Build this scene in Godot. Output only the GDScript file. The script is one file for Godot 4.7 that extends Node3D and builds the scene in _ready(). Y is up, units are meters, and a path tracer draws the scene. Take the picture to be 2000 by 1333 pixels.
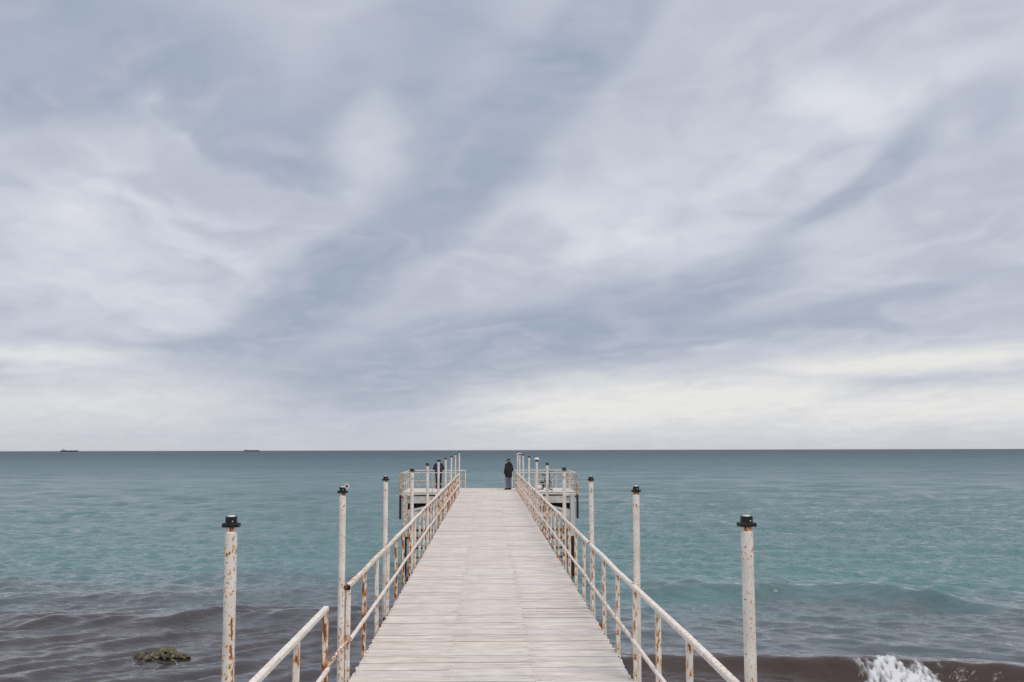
extends Node3D
# A weathered pier running out to sea under a broken overcast. Sea level is y = 0, the pier runs along -Z, the deck climbs gently seaward.

const SLOPE := 0.0055
const EDGE_L := -1.47
const EDGE_R := 1.55
var M := {}
var taken := {}
var rng := RandomNumberGenerator.new()


func _ready() -> void:
	rng.seed = 11
	# ---------- camera, sky, sun, exposure
	var cam := Camera3D.new()
	cam.name = "camera"
	cam.position = Vector3(0, 6.5, 0)
	cam.rotation = Vector3(atan(213.0 / 2000.0), -atan(48.0 / 2000.0), deg_to_rad(-0.133))
	cam.fov = rad_to_deg(2.0 * atan(666.5 / 2000.0))
	cam.near = 0.1
	cam.far = 80000.0
	add_child(cam)
	cam.current = true
	var env := Environment.new()
	env.background_mode = Environment.BG_SKY
	env.tonemap_mode = Environment.TONE_MAPPER_LINEAR
	env.tonemap_exposure = 1.0
	env.sdfgi_enabled = true
	env.ssao_enabled = true
	env.ssil_enabled = true
	var pano := PanoramaSkyMaterial.new()
	pano.panorama = ImageTexture.create_from_image(sky_image())
	env.sky = Sky.new()
	env.sky.sky_material = pano
	var we := WorldEnvironment.new()
	we.name = "environment"
	we.environment = env
	add_child(we)
	var sun := DirectionalLight3D.new()
	sun.name = "sun"
	sun.light_energy = 0.5
	sun.light_angular_distance = 35.0
	sun.light_color = Color(1.0, 0.965, 0.92)
	sun.shadow_enabled = true
	sun.rotation = Vector3(deg_to_rad(-58), deg_to_rad(28), 0)
	add_child(sun)

	make_materials()
	# ---------- the setting
	make_sea()
	# ---------- the pier
	make_pier()
	make_platform(-1)
	make_platform(1)
	make_railings()
	make_lamp_posts()
	# ---------- things
	make_people()
	make_bicycle()
	make_bag()
	make_gulls()
	make_rocks()
	make_foam()
	make_ships()


# =====================================================================  small helpers
func deck_y(d: float) -> float:
	return 4.0 + SLOPE * d


func at(x: float, h: float, d: float) -> Vector3:
	return Vector3(x, deck_y(d) + h, -d)


func numbered(called: String) -> String:
	taken[called] = taken.get(called, -1) + 1
	return called if taken[called] == 0 else "%s_%03d" % [called, taken[called]]


func thing(called: String, label: String, category: String, where := Vector3.ZERO, turn := 0.0, group := "") -> Node3D:
	var o := Node3D.new()
	o.name = numbered(called)
	add_child(o)
	o.position = where
	o.rotation.y = turn
	tag(o, label, category, group)
	return o


func tag(o: Node, label: String, category: String, group := "") -> void:
	o.set_meta("label", label)
	o.set_meta("category", category)
	if group:
		o.set_meta("group", group)


func part(called: String, mesh: Mesh, mat: Material, parent: Node, where := Vector3.ZERO) -> MeshInstance3D:
	var o := MeshInstance3D.new()
	o.name = called if parent != self else numbered(called)
	o.mesh = mesh
	if mat:
		o.material_override = mat
	o.position = where
	parent.add_child(o, true)
	return o


func surface_tool() -> SurfaceTool:
	var st := SurfaceTool.new()
	st.begin(Mesh.PRIMITIVE_TRIANGLES)
	st.set_smooth_group(-1)
	return st


func done(st: SurfaceTool) -> ArrayMesh:
	st.generate_normals()
	return st.commit()


func tri(st: SurfaceTool, a: Vector3, b: Vector3, c: Vector3) -> void:
	st.add_vertex(a)
	st.add_vertex(b)
	st.add_vertex(c)


func quad(st: SurfaceTool, a: Vector3, b: Vector3, c: Vector3, d: Vector3) -> void:
	tri(st, a, b, c)
	tri(st, a, c, d)


# A bar from a to b whose cross-section is a w x h rectangle with cut corners.
func bar(st: SurfaceTool, a: Vector3, b: Vector3, w: float, h: float, cut := 0.15, up := Vector3.UP) -> void:
	var f := (b - a).normalized()
	if absf(f.dot(up)) > 0.95:
		up = Vector3(0, 0, 1) if absf(f.z) < 0.9 else Vector3.RIGHT
	var r := f.cross(up).normalized()
	var u := r.cross(f).normalized()
	var c := minf(w, h) * cut
	var hw := w / 2
	var hh := h / 2
	var sec := [Vector2(-hw + c, -hh), Vector2(hw - c, -hh), Vector2(hw, -hh + c), Vector2(hw, hh - c), Vector2(hw - c, hh), Vector2(-hw + c, hh), Vector2(-hw, hh - c), Vector2(-hw, -hh + c)]
	sweep(st, a, b, r, u, sec, 1.0, 1.0, false)


func tube(st: SurfaceTool, a: Vector3, b: Vector3, ra: float, rb := -1.0, n := 12, smooth := true) -> void:
	if rb < 0:
		rb = ra
	var f := (b - a).normalized()
	var up := Vector3.UP if absf(f.y) < 0.95 else Vector3(0, 0, 1)
	var r := f.cross(up).normalized()
	var u := r.cross(f).normalized()
	var sec := []
	for i in n:
		sec.append(Vector2(cos(TAU * i / n), sin(TAU * i / n)))
	sweep(st, a, b, r, u, sec, ra, rb, smooth)


func sweep(st: SurfaceTool, a: Vector3, b: Vector3, r: Vector3, u: Vector3, sec: Array, sa: float, sb: float, smooth: bool) -> void:
	var n := sec.size()
	st.set_smooth_group(1 if smooth else -1)
	for i in n:
		var p: Vector2 = sec[i]
		var q: Vector2 = sec[(i + 1) % n]
		var a0 := a + (r * p.x + u * p.y) * sa
		var a1 := a + (r * q.x + u * q.y) * sa
		var b0 := b + (r * p.x + u * p.y) * sb
		var b1 := b + (r * q.x + u * q.y) * sb
		quad(st, a0, b0, b1, a1)
	st.set_smooth_group(-1)
	for i in range(1, n - 1):
		var p0: Vector2 = sec[0]
		var p1: Vector2 = sec[i]
		var p2: Vector2 = sec[i + 1]
		tri(st, a + (r * p0.x + u * p0.y) * sa, a + (r * p1.x + u * p1.y) * sa, a + (r * p2.x + u * p2.y) * sa)
		tri(st, b + (r * p0.x + u * p0.y) * sb, b + (r * p2.x + u * p2.y) * sb, b + (r * p1.x + u * p1.y) * sb)


func bar_mesh(a: Vector3, b: Vector3, w: float, h: float, cut := 0.15) -> ArrayMesh:
	var st := surface_tool()
	bar(st, a, b, w, h, cut)
	return done(st)


func tube_mesh(a: Vector3, b: Vector3, ra: float, rb := -1.0, n := 12) -> ArrayMesh:
	var st := surface_tool()
	tube(st, a, b, ra, rb, n)
	return done(st)


func torus_mesh(big: float, small: float, n := 28, k := 6) -> ArrayMesh:   # in the XY plane
	var st := surface_tool()
	st.set_smooth_group(1)
	for i in n:
		for j in k:
			var p := []
			for c in [[0, 0], [1, 0], [1, 1], [0, 1]]:
				var s: float = TAU * (i + c[0]) / n
				var t: float = TAU * (j + c[1]) / k
				var rr := big + small * cos(t)
				p.append(Vector3(rr * cos(s), rr * sin(s), small * sin(t)))
			quad(st, p[0], p[3], p[2], p[1])
	return done(st)


func noise(freq: float, seed_: int, octaves := 4, kind := FastNoiseLite.TYPE_SIMPLEX_SMOOTH) -> FastNoiseLite:
	var n := FastNoiseLite.new()
	n.noise_type = kind
	n.seed = seed_
	n.frequency = freq
	n.fractal_type = FastNoiseLite.FRACTAL_FBM
	n.fractal_octaves = octaves
	return n


func grey(n: FastNoiseLite, w: int, h: int) -> PackedByteArray:
	var im := n.get_seamless_image(w, h, false, false, 0.15, true)
	im.convert(Image.FORMAT_L8)
	return im.get_data()


func linear(r: float, g: float, b: float) -> Color:   # a real-world base colour as an albedo_color
	return Color(r, g, b).linear_to_srgb()


func plain(c: Color, rough := 0.7, metal := 0.0) -> StandardMaterial3D:
	var m := StandardMaterial3D.new()
	m.albedo_color = c
	m.roughness = rough
	m.metallic = metal
	return m


# =====================================================================  sky
# Low grey cloud and bright veil seen from the pier: azimuth, height, length, width (degrees), tilt, strength.
const LOW_CLOUD := [
	[5.9, 22.3, 3.6, 1.5, 48.0, 0.85], [2.6, 18.6, 3.6, 1.45, 42.0, 1.0], [-1.4, 15.3, 3.4, 1.3, 44.0, 0.95], [-5.4, 12.2, 3.2, 1.25, 42.0, 1.0], [-8.4, 9.2, 3.0, 1.25, 38.0, 1.05], [-13.5, 20.0, 8.0, 2.6, -14.0, 0.26], [0.0, 22.5, 6.0, 2.0, 10.0, 0.22],
	[-11.6, 7.0, 3.2, 0.75, 18.0, 0.85], [-16.2, 5.7, 3.0, 0.35, 8.0, 0.5], [-6.0, 4.2, 5.0, 1.1, 5.0, 0.85], [0.5, 5.0, 6.5, 1.3, 7.0, 0.90], [5.5, 6.8, 6.5, 1.4, 9.0, 0.95],
	[11.5, 8.6, 4.5, 0.8, 14.0, 0.7], [15.5, 6.3, 7.0, 0.55, 9.0, 0.6], [23.5, 7.6, 6.0, 0.5, 12.0, 0.5], [24.0, 3.35, 5.5, 0.22, -2.0, 0.7], [19.4, 13.7, 3.6, 0.8, 36.0, 0.7],
	[23.5, 16.0, 3.0, 0.7, 34.0, 0.5], [27.8, 17.0, 1.6, 1.0, 40.0, 0.6], [-11.6, 16.0, 2.6, 1.2, -14.0, 1.0], [-8.6, 18.2, 2.6, 1.0, 50.0, 0.5], [-3.2, 21.8, 2.6, 2.2, 60.0, 0.8],
	[-25.2, 17.6, 3.6, 1.3, 14.0, 1.05], [-25.0, 21.6, 2.4, 1.4, 0.0, 0.85], [-19.5, 21.0, 4.5, 2.0, -15.0, 0.45], [-14.5, 19.4, 4.5, 1.6, -22.0, 0.5], [-25.2, 13.3, 1.1, 0.9, -30.0, 0.8]]
const VEIL := [
	[5.6, 12.9, 4.0, 1.3, -14.0, 1.0], [7.6, 10.6, 3.4, 0.9, 10.0, 0.5], [19.6, 18.6, 2.8, 1.0, -12.0, 1.0], [25.5, 19.5, 3.0, 0.8, 12.0, 0.4], [14.5, 14.6, 6.0, 1.8, 8.0, 0.5],
	[21.6, 15.1, 1.6, 0.5, 34.0, 0.7], [-7.0, 17.0, 3.0, 1.5, 20.0, 0.45], [-9.5, 15.2, 2.2, 0.35, -12.0, 0.6], [-19.2, 18.2, 1.4, 0.32, -28.0, 0.8], [-16.4, 17.0, 1.3, 0.28, -28.0, 0.7],
	[-21.5, 8.6, 5.5, 1.2, -6.0, 0.75], [-22.0, 12.2, 4.5, 1.2, -6.0, 0.65], [-19.5, 13.4, 2.6, 0.3, -10.0, 0.5], [-15.0, 9.9, 2.2, 0.5, -16.0, 0.5], [-24.0, 4.7, 3.6, 0.45, -4.0, 0.9],
	[17.0, 10.4, 5.0, 1.0, 10.0, 0.4], [12.5, 5.25, 5.0, 0.16, 10.0, 0.55]]
# Gaps low over the sea where the pale far sky shows.
const GAPS := [[10.0, 2.5, 9.5, 1.15, 1.0], [25.0, 2.2, 10.0, 0.95, 0.85], [22.5, 4.5, 6.5, 0.50, 1.0], [-22.0, 2.4, 8.0, 1.0, 0.55], [-23.5, 4.9, 4.0, 0.35, 0.5]]
var n_big: FastNoiseLite
var n_fine: FastNoiseLite
var n_warp: FastNoiseLite
var n_ridge: FastNoiseLite
var n_puff: FastNoiseLite


func masses(list: Array, ax: float, ay: float) -> float:
	var sum := 0.0
	for c in list:
		var dx: float = ax - c[0]
		var dy: float = ay - c[1]
		if absf(dx) > 3.0 * c[2] or absf(dy) > 3.0 * c[2]:
			continue
		var t := deg_to_rad(c[4])
		var p: float = (dx * cos(t) + dy * sin(t)) / c[2]
		var q: float = (dy * cos(t) - dx * sin(t)) / c[3]
		var e := p * p + q * q
		if e < 9.0:
			sum += c[5] * exp(-0.5 * e)
	return sum


func sky_at(az: float, el: float, placed: bool) -> Color:
	var ca := deg_to_rad(az)
	var up := maxf(el, 0.0)
	var ce := deg_to_rad(up)
	# cloud sheets seen in perspective; their streaks run towards azimuth -14
	var reach := cos(ce) / (sin(ce) + 0.09)
	var rel := ca + deg_to_rad(14.0)
	var along := reach * cos(rel)
	var across := reach * sin(rel)
	var wx := n_warp.get_noise_2d(along * 1.1, across * 1.4)
	var wy := n_warp.get_noise_2d(along * 1.1 + 57.0, across * 1.4 - 31.0)
	var big := n_big.get_noise_2d(along * 0.7 + wx * 0.5, across * 1.2 + wy * 0.5)
	var fine := n_fine.get_noise_2d(along * 0.9 + wx * 0.9, across * 1.5 + wy * 0.9)
	var streak := n_ridge.get_noise_2d(along * 0.8 + wx * 0.3, across * 1.9 + wy * 0.35)
	var puff := n_puff.get_noise_2d(az + 2.2 * wx, el * 1.7 + 2.2 * wy)
	var low := 0.0
	var veil := 0.0
	var cream := 0.0
	if placed:
		var soft := minf(1.0, 0.25 + up * 0.08)
		low = masses(LOW_CLOUD, az + soft * (2.0 * wx + 1.0 * puff), el + soft * (1.3 * wy + 0.7 * puff))
		veil = masses(VEIL, az + soft * (1.6 * wx + 0.8 * puff), el + soft * (1.0 * wy + 0.5 * puff))
		for g in GAPS:
			var p: float = (az + 2.0 * wx - g[0]) / g[2]
			var q: float = (el - 0.035 * (az - g[0]) + 0.22 * wy + 0.14 * puff - g[1]) / g[3]
			var e := p * p * p * p + q * q
			if e < 12.0:
				cream = maxf(cream, g[4] * exp(-0.5 * e))
	# the high veil, brighter where it is thin
	var c := Color(0.515, 0.543, 0.636)
	var v := 0.78 * tanh(veil) + 0.36 * fine + 0.12 * (streak - 0.1) + 0.28 * puff
	c = c.lerp(Color(0.765, 0.785, 0.830), clampf(v, 0.0, 1.0)) if v > 0.0 else c.lerp(Color(0.375, 0.420, 0.535), clampf(-v, 0.0, 1.0))
	# the low grey cloud in front of it
	var cover := 0.95 * tanh(1.15 * low) + 0.34 * big + 0.42 * puff + 0.26 * fine
	var a := smoothstep(0.08, 0.85, cover)
	var body := Color(0.325, 0.396, 0.506).lerp(Color(0.440, 0.474, 0.578), clampf(0.45 + 0.9 * fine + 0.5 * puff, 0.0, 1.0))
	c = c.lerp(body, 0.97 * a)
	# the air low over the sea
	c = c.lerp(Color(0.580, 0.600, 0.625), 0.70 * exp(-up / 2.2))
	c = c.lerp(Color(0.810, 0.803, 0.783), clampf(cream * (1.0 + 0.32 * fine + 0.15 * streak), 0.0, 0.95))
	# an overcast sky is brighter overhead
	var lift := 1.0 + 0.35 * smoothstep(24.0, 75.0, el)
	return Color(c.r * lift, c.g * lift, c.b * lift)


func sky_image() -> Image:
	n_big = noise(0.55, 3, 4)
	n_fine = noise(1.5, 8, 6)
	n_warp = noise(0.7, 21, 4)
	n_ridge = noise(0.9, 33, 4)
	n_ridge.fractal_type = FastNoiseLite.FRACTAL_RIDGED
	n_puff = noise(0.16, 57, 6)
	var w := 4096
	var h := 2048
	var coarse := Image.create(512, 256, false, Image.FORMAT_RGBF)
	for y in 256:
		var el := 90.0 - (y + 0.5) * 180.0 / 256.0
		if el < -1.0:
			break
		for x in 512:
			var az := (x + 0.5) * 360.0 / 512.0
			if az > 180.0:
				az -= 360.0
			coarse.set_pixel(x, y, sky_at(az, el, absf(az) < 60.0 and el < 40.0))
	for y in range(129, 256):
		for x in 512:
			coarse.set_pixel(x, y, Color(0.5, 0.52, 0.56))
	coarse.resize(w, h, Image.INTERPOLATE_CUBIC)
	var px := 360.0 / w
	var half := int(32.0 / px)
	var top := int((90.0 - 27.0) / px)
	var bottom := int((90.0 + 0.3) / px)
	for y in range(top, bottom):
		var el := 90.0 - (y + 0.5) * px
		for x in range(-half, half):
			coarse.set_pixel(posmod(x, w), y, sky_at((x + 0.5) * px, el, true))
	return coarse


# =====================================================================  materials
# White paint on steel with rust breaking through; more of it where «amount» is higher.
func rust_image(w: int, h: int, seed_: int, amount: float, stretch: float, pole := false) -> Image:
	var a := grey(noise(0.06 if pole else 0.034, seed_, 5), w, h)
	var spots := grey(noise(0.11, seed_ + 5, 3), w, h)
	var dirt := grey(noise(0.006, seed_ + 9, 4), w, h)
	var paint := Color8(237, 231, 221)
	var dirty := Color8(214, 206, 195)
	var stain := Color8(222, 184, 134)
	var orange := Color8(197, 126, 60)
	var brown := Color8(122, 72, 42)
	var im := Image.create(w, h, false, Image.FORMAT_RGB8)
	var streaks := []
	var r := RandomNumberGenerator.new()
	r.seed = seed_
	for i in 5:
		streaks.append([r.randf() * w, r.randf_range(0.02, 0.07) * w, r.randf_range(0.0, 0.75), r.randf_range(0.2, 0.6)])
	for y in h:
		var v := float(y) / h
		for x in w:
			var sy := int(y / stretch) % h
			var i := sy * w + x
			var n := a[i] / 255.0
			var s := spots[y * w + x] / 255.0
			var bias := amount - 0.72
			if pole:
				for k in streaks:
					var dx: float = absf(x - k[0])
					dx = minf(dx, w - dx) / k[1]
					if dx < 2.5 and v > k[2] and v < k[2] + k[3]:
						bias += 0.24 * exp(-dx * dx)
				if v > 0.035 and v < 0.075:
					bias += 0.24 * (1.0 - absf(v - 0.05) / 0.025)
				if v > 0.84:
					bias += (v - 0.84) * 0.9
			var e := n + 0.30 * (s - 0.5) + bias
			var c := paint.lerp(dirty, clampf(dirt[y * w + x] / 255.0 * 1.2 - 0.42, 0.0, 1.0))
			c = c.lerp(stain, 0.65 * smoothstep(-0.09, 0.02, e))
			c = c.lerp(orange, smoothstep(0.0, 0.07, e))
			c = c.lerp(brown, smoothstep(0.12, 0.26, e))
			if s > 0.76 and n > 0.46 - amount * 0.3:
				c = c.lerp(brown, 0.75)
			im.set_pixel(x, y, c)
	return im


func rusty(im: Image, scale: Vector3) -> StandardMaterial3D:
	var m := plain(Color.WHITE, 0.62)
	m.albedo_texture = ImageTexture.create_from_image(im)
	m.uv1_triplanar = true
	m.uv1_world_triplanar = true
	m.uv1_triplanar_sharpness = 8.0
	m.uv1_scale = scale
	return m


func make_materials() -> void:
	M.paint = rusty(rust_image(512, 512, 4, -0.02, 1.0), Vector3(0.9, 0.9, 0.9))
	M.paint_worn = rusty(rust_image(512, 512, 14, 0.10, 2.0), Vector3(1.1, 0.7, 1.1))
	M.paint_rusty = rusty(rust_image(512, 512, 24, 0.17, 2.0), Vector3(1.1, 0.7, 1.1))
	M.paint_eaten = rusty(rust_image(512, 512, 34, 0.30, 2.0), Vector3(1.1, 0.7, 1.1))
	M.poles = []
	for k in 5:
		var m := plain(Color.WHITE, 0.6)
		m.albedo_texture = ImageTexture.create_from_image(rust_image(128, 1024, 50 + 7 * k, [-0.08, -0.05, -0.10, -0.03, -0.06][k], 1.6, true))
		M.poles.append(m)
	M.rust = rusty(rust_image(256, 256, 77, 0.75, 1.0), Vector3(1.6, 1.6, 1.6))
	M.rust.roughness = 0.9
	M.black = plain(Color8(20, 22, 24), 0.6)
	M.rubber = plain(Color8(22, 18, 18), 0.8)
	M.sleeve = plain(Color8(52, 38, 36), 0.85)
	M.lens = plain(Color8(226, 224, 214), 0.3)
	M.grey_paint = rusty(rust_image(256, 256, 91, -0.05, 1.0), Vector3(0.8, 0.8, 0.8))
	M.grey_paint.albedo_color = Color8(236, 237, 240)
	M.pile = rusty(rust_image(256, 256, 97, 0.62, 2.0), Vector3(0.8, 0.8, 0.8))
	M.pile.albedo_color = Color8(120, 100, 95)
	M.bare_timber = plain(Color8(112, 102, 94), 0.9)
	# lime-washed boards: grain along the board, a few tones
	var g1 := grey(noise(0.02, 5, 5), 1024, 256)
	var g2 := grey(noise(0.004, 6, 3), 1024, 256)
	var im := Image.create(1024, 256, false, Image.FORMAT_RGB8)
	for y in 256:
		for x in 1024:
			var fine := g1[((y * 4) % 256) * 1024 + (x / 3) % 1024] / 255.0
			var wide := g2[y * 1024 + x] / 255.0
			var t := clampf(0.5 + (fine - 0.5) * 0.8 + (wide - 0.5) * 0.8, 0.0, 1.0)
			var c := Color8(200, 195, 189).lerp(Color8(236, 231, 225), t)
			if fine < 0.24:
				c = c.lerp(Color8(150, 141, 135), (0.24 - fine) * 4.0)
			im.set_pixel(x, y, c)
	var grain := ImageTexture.create_from_image(im)
	M.boards = []
	for k in 7:
		var m := plain([Color8(255, 253, 250), Color8(250, 246, 243), Color8(244, 239, 236), Color8(253, 247, 240), Color8(247, 244, 244), Color8(238, 234, 231), Color8(250, 243, 236)][k], 0.75)
		m.albedo_texture = grain
		m.uv1_triplanar = true
		m.uv1_world_triplanar = true
		m.uv1_triplanar_sharpness = 8.0
		m.uv1_scale = Vector3(0.41, 1.0, 1.7)
		m.uv1_offset = Vector3(0.37 * k, 0.0, 0.23 * k)
		M.boards.append(m)
	# the sea: coloured by what is suspended in it and by painted shade patches, with fine ripples over the built waves
	var sea := plain(Color.WHITE, 0.10)
	sea.vertex_color_use_as_albedo = true
	sea.metallic_specular = 0.46
	var ripple := NoiseTexture2D.new()
	ripple.width = 1024
	ripple.height = 1024
	ripple.seamless = true
	ripple.as_normal_map = true
	ripple.bump_strength = 30.0
	ripple.noise = noise(0.013, 71, 4)
	ripple.noise.domain_warp_enabled = true
	ripple.noise.domain_warp_amplitude = 18.0
	ripple.noise.domain_warp_frequency = 0.01
	sea.normal_enabled = true
	sea.normal_texture = ripple
	sea.normal_scale = 1.0
	sea.uv1_triplanar = true
	sea.uv1_world_triplanar = true
	sea.uv1_scale = Vector3(0.075, 0.1, 0.17)
	M.sea = sea
	M.foam = plain(Color.WHITE, 0.6)
	M.foam.vertex_color_use_as_albedo = true
	M.foam.transparency = BaseMaterial3D.TRANSPARENCY_ALPHA
	M.drops = plain(Color8(228, 230, 232), 0.5)


# =====================================================================  sea
var waves := []
const SEA_LOOK := [[36.0, 0.045, 0.20], [46.0, 0.06, 0.35], [58.0, 0.08, 0.7], [85.0, 0.10, 1.1], [110.0, 0.12, 1.3], [150.0, 0.16, 1.5], [220.0, 0.22, 1.5], [340.0, 0.30, 1.4], [520.0, 0.37, 1.2], [900.0, 0.42, 1.0], [1e9, 0.44, 1.0]]   # metres out, roughness, ripple


func swell_line(x: float) -> float:   # where the unbroken swell off the bicycle side stands, metres out
	return 46.9 - 0.09 * maxf(x - 12.5, 0.0) ** 2.0 + 0.35 * sin(x * 0.45)


func breaker_line(x: float) -> float:
	return 31.6 - 0.20 * (x - 4.4) - 0.016 * minf((x - 4.4) ** 2.0, 300.0) + 0.15 * sin(x * 0.9 + 1.0)


func bump(s: float, front: float, back: float) -> float:   # s > 0 is the side towards the beach
	return exp(-pow(absf(s) / (front if s > 0.0 else back), 2.0))


# The waves that a mesh of this cell can carry, d metres out: height, pitch along x, phase, and which set they belong to.
func waves_at(d: float, cell: float) -> PackedFloat32Array:
	var out := PackedFloat32Array()
	var calm := lerpf(0.55, 1.0, smoothstep(28.0, 60.0, d))
	var offshore := 1.0 + 1.7 * smoothstep(55.0, 170.0, d)
	# long-crested wavelets bend round the pier: one set on each side
	var lee := 1.0 - smoothstep(42.0, 54.0, d)
	var windward := (0.45 + 0.55 * smoothstep(29.0, 36.0, d)) * (1.0 - smoothstep(90.0, 160.0, d))
	for w in waves:
		var keep: float = minf((w[0] / cell - 2.0) * 0.5, 1.0)
		if keep <= 0.0:
			continue
		var tall: float = w[1] * keep
		var sort := 0.0
		if w.size() < 6:
			tall *= calm * (offshore if w[0] > 1.6 else 1.0)
		else:
			sort = w[5]
			tall *= lee if sort < 0.0 else windward
		if tall > 0.0:
			out.append_array([tall, w[2], d * w[3] + w[4], sort])
	return out


func sea_y(x: float, d: float, cell: float) -> float:
	return sea_height(x, d, waves_at(d, cell))


func sea_height(x: float, d: float, list: PackedFloat32Array) -> float:
	var y := 0.0
	var left_side := 1.0 - smoothstep(-6.0, -1.0, x)
	var right_side := smoothstep(2.0, 8.0, x)
	var common := 1.0 - 0.5 * left_side * (1.0 - smoothstep(42.0, 54.0, d))
	for k in range(0, list.size(), 4):
		var s := sin(x * list[k + 1] + list[k + 2])
		var sort := list[k + 3]
		y += list[k] * (common if sort == 0.0 else (left_side if sort < 0.0 else right_side)) * (s + 0.35 * s * absf(s))
	if d < 62.0:
		var right := smoothstep(3.0, 8.5, x) * (1.0 - smoothstep(16.5, 23.0, x))
		y += right * (0.52 + 0.08 * sin(x * 0.8)) * bump(swell_line(x) - d, 0.75, 2.6)
		var nearer := smoothstep(1.6, 4.5, x)
		y += nearer * (0.40 + 0.24 * smoothstep(8.0, 12.0, x)) * bump(breaker_line(x) - d, 0.55, 2.2)
		var left := smoothstep(-22.0, -15.0, x) * (1.0 - smoothstep(-5.5, -2.5, x))
		y += left * 0.30 * bump(40.6 + 0.5 * sin(x * 0.5) - d, 0.9, 2.0)
		y += (1.0 - smoothstep(-11.0, -6.0, x)) * 0.20 * bump(49.0 + 0.15 * x + 0.5 * sin(x * 0.6) - d, 0.9, 2.2)
	return y


func make_sea() -> void:
	var r := RandomNumberGenerator.new()
	r.seed = 5
	for w in [[17.0, 0.030], [11.5, 0.022], [8.3, 0.018], [6.1, 0.015], [4.7, 0.014], [3.6, 0.015], [2.8, 0.017], [2.15, 0.019], [1.7, 0.019], [1.3, 0.017], [1.02, 0.0145], [0.8, 0.0115], [0.62, 0.008]]:
		for k in (2 if w[0] > 7.0 else 3):
			var a: float = r.randf_range(-0.5, 0.5) + [-0.3, 0.3, 0.7][k]
			var l: float = w[0] * r.randf_range(0.88, 1.12)
			waves.append([l, w[1] * 0.8, TAU / l * sin(a), TAU / l * cos(a), r.randf() * TAU])
	for w in [[0.85, 0.014, -0.85], [1.05, 0.018, -0.62], [1.45, 0.024, -0.75], [1.9, 0.026, -0.55], [2.7, 0.030, -0.8], [1.3, 0.016, 0.55], [1.8, 0.022, 0.42], [2.6, 0.028, 0.6], [3.7, 0.032, 0.45], [5.0, 0.034, 0.35]]:
		waves.append([w[0], w[1], TAU / w[0] * sin(w[2]), TAU / w[0] * cos(w[2]), r.randf() * TAU, signf(w[2])])
	var ds := PackedFloat32Array()
	var d := -90.0
	while d < 24.0:
		ds.append(d)
		d += 3.0
	d = 24.0
	while d < 60.0:
		ds.append(d)
		d += 0.105
	while d < 40000.0:
		ds.append(d)
		d += 0.105 + (minf(d, 400.0) - 60.0) * 0.011 + maxf(d - 400.0, 0.0) * 0.03
	var cols := 560
	var rows := ds.size()
	var verts := PackedVector3Array()
	var colors := PackedColorArray()
	verts.resize(rows * (cols + 1))
	colors.resize(rows * (cols + 1))
	var shade_patch := noise(0.012, 91, 3)
	var mud := noise(0.10, 92, 4)
	var i := 0
	for j in rows:
		d = ds[j]
		var half := 17.0 + 0.75 * maxf(d, 22.0)
		var step: float = ds[j + 1] - d if j + 1 < rows else 1000.0
		var cell := maxf(step, 1.4 * half / cols)
		var active := waves_at(d, cell)
		for c in cols + 1:
			var x := lerpf(-half, half, float(c) / cols)
			verts[i] = Vector3(x, sea_height(x, d, active) if cell < 12.0 else 0.0, -d)
			colors[i] = sea_color(x, d, shade_patch, mud)
			i += 1
	var index := PackedInt32Array()
	index.resize((rows - 1) * cols * 6)
	i = 0
	for j in rows - 1:
		for c in cols:
			var a := j * (cols + 1) + c
			var b := a + cols + 1
			index[i] = a
			index[i + 1] = b
			index[i + 2] = b + 1
			index[i + 3] = a
			index[i + 4] = b + 1
			index[i + 5] = a + 1
			i += 6
	# smooth normals from the neighbours
	var normals := PackedVector3Array()
	normals.resize(verts.size())
	var wide := cols + 1
	for j in rows:
		for c in wide:
			var k := j * wide + c
			var dx := verts[k + (1 if c < cols else 0)] - verts[k - (1 if c > 0 else 0)]
			var dz := verts[k - (wide if j > 0 else 0)] - verts[k + (wide if j < rows - 1 else 0)]
			normals[k] = dz.cross(dx).normalized()
	# inshore the surface is sleek, further out the wind roughens it more and more
	var mesh := ArrayMesh.new()
	var j0 := 0
	var band := 0
	var reach := 34.0
	while j0 < rows - 1:
		var j1 := j0
		while j1 < rows - 1 and (ds[j1] < reach or reach > 900.0):
			j1 += 1
		var arrays := []
		arrays.resize(Mesh.ARRAY_MAX)
		arrays[Mesh.ARRAY_VERTEX] = verts.slice(j0 * wide, (j1 + 1) * wide)
		arrays[Mesh.ARRAY_NORMAL] = normals.slice(j0 * wide, (j1 + 1) * wide)
		arrays[Mesh.ARRAY_COLOR] = colors.slice(j0 * wide, (j1 + 1) * wide)
		arrays[Mesh.ARRAY_INDEX] = index.slice(0, (j1 - j0) * cols * 6)
		mesh.add_surface_from_arrays(Mesh.PRIMITIVE_TRIANGLES, arrays)
		var water: StandardMaterial3D = M.sea.duplicate()
		var k := 0
		while k < SEA_LOOK.size() - 2 and SEA_LOOK[k + 1][0] < reach:
			k += 1
		var t: float = clampf((reach - SEA_LOOK[k][0]) / (SEA_LOOK[k + 1][0] - SEA_LOOK[k][0]), 0.0, 1.0)
		water.roughness = lerpf(SEA_LOOK[k][1], SEA_LOOK[k + 1][1], t)
		water.normal_scale = lerpf(SEA_LOOK[k][2], SEA_LOOK[k + 1][2], t)
		mesh.surface_set_material(band, water)
		j0 = j1
		band += 1
		reach *= 1.075
	var o := part("sea", mesh, null, self)
	o.set_meta("kind", "structure")
	o.set_meta("label", "open sea, teal offshore and brown with sand near the beach")


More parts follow.
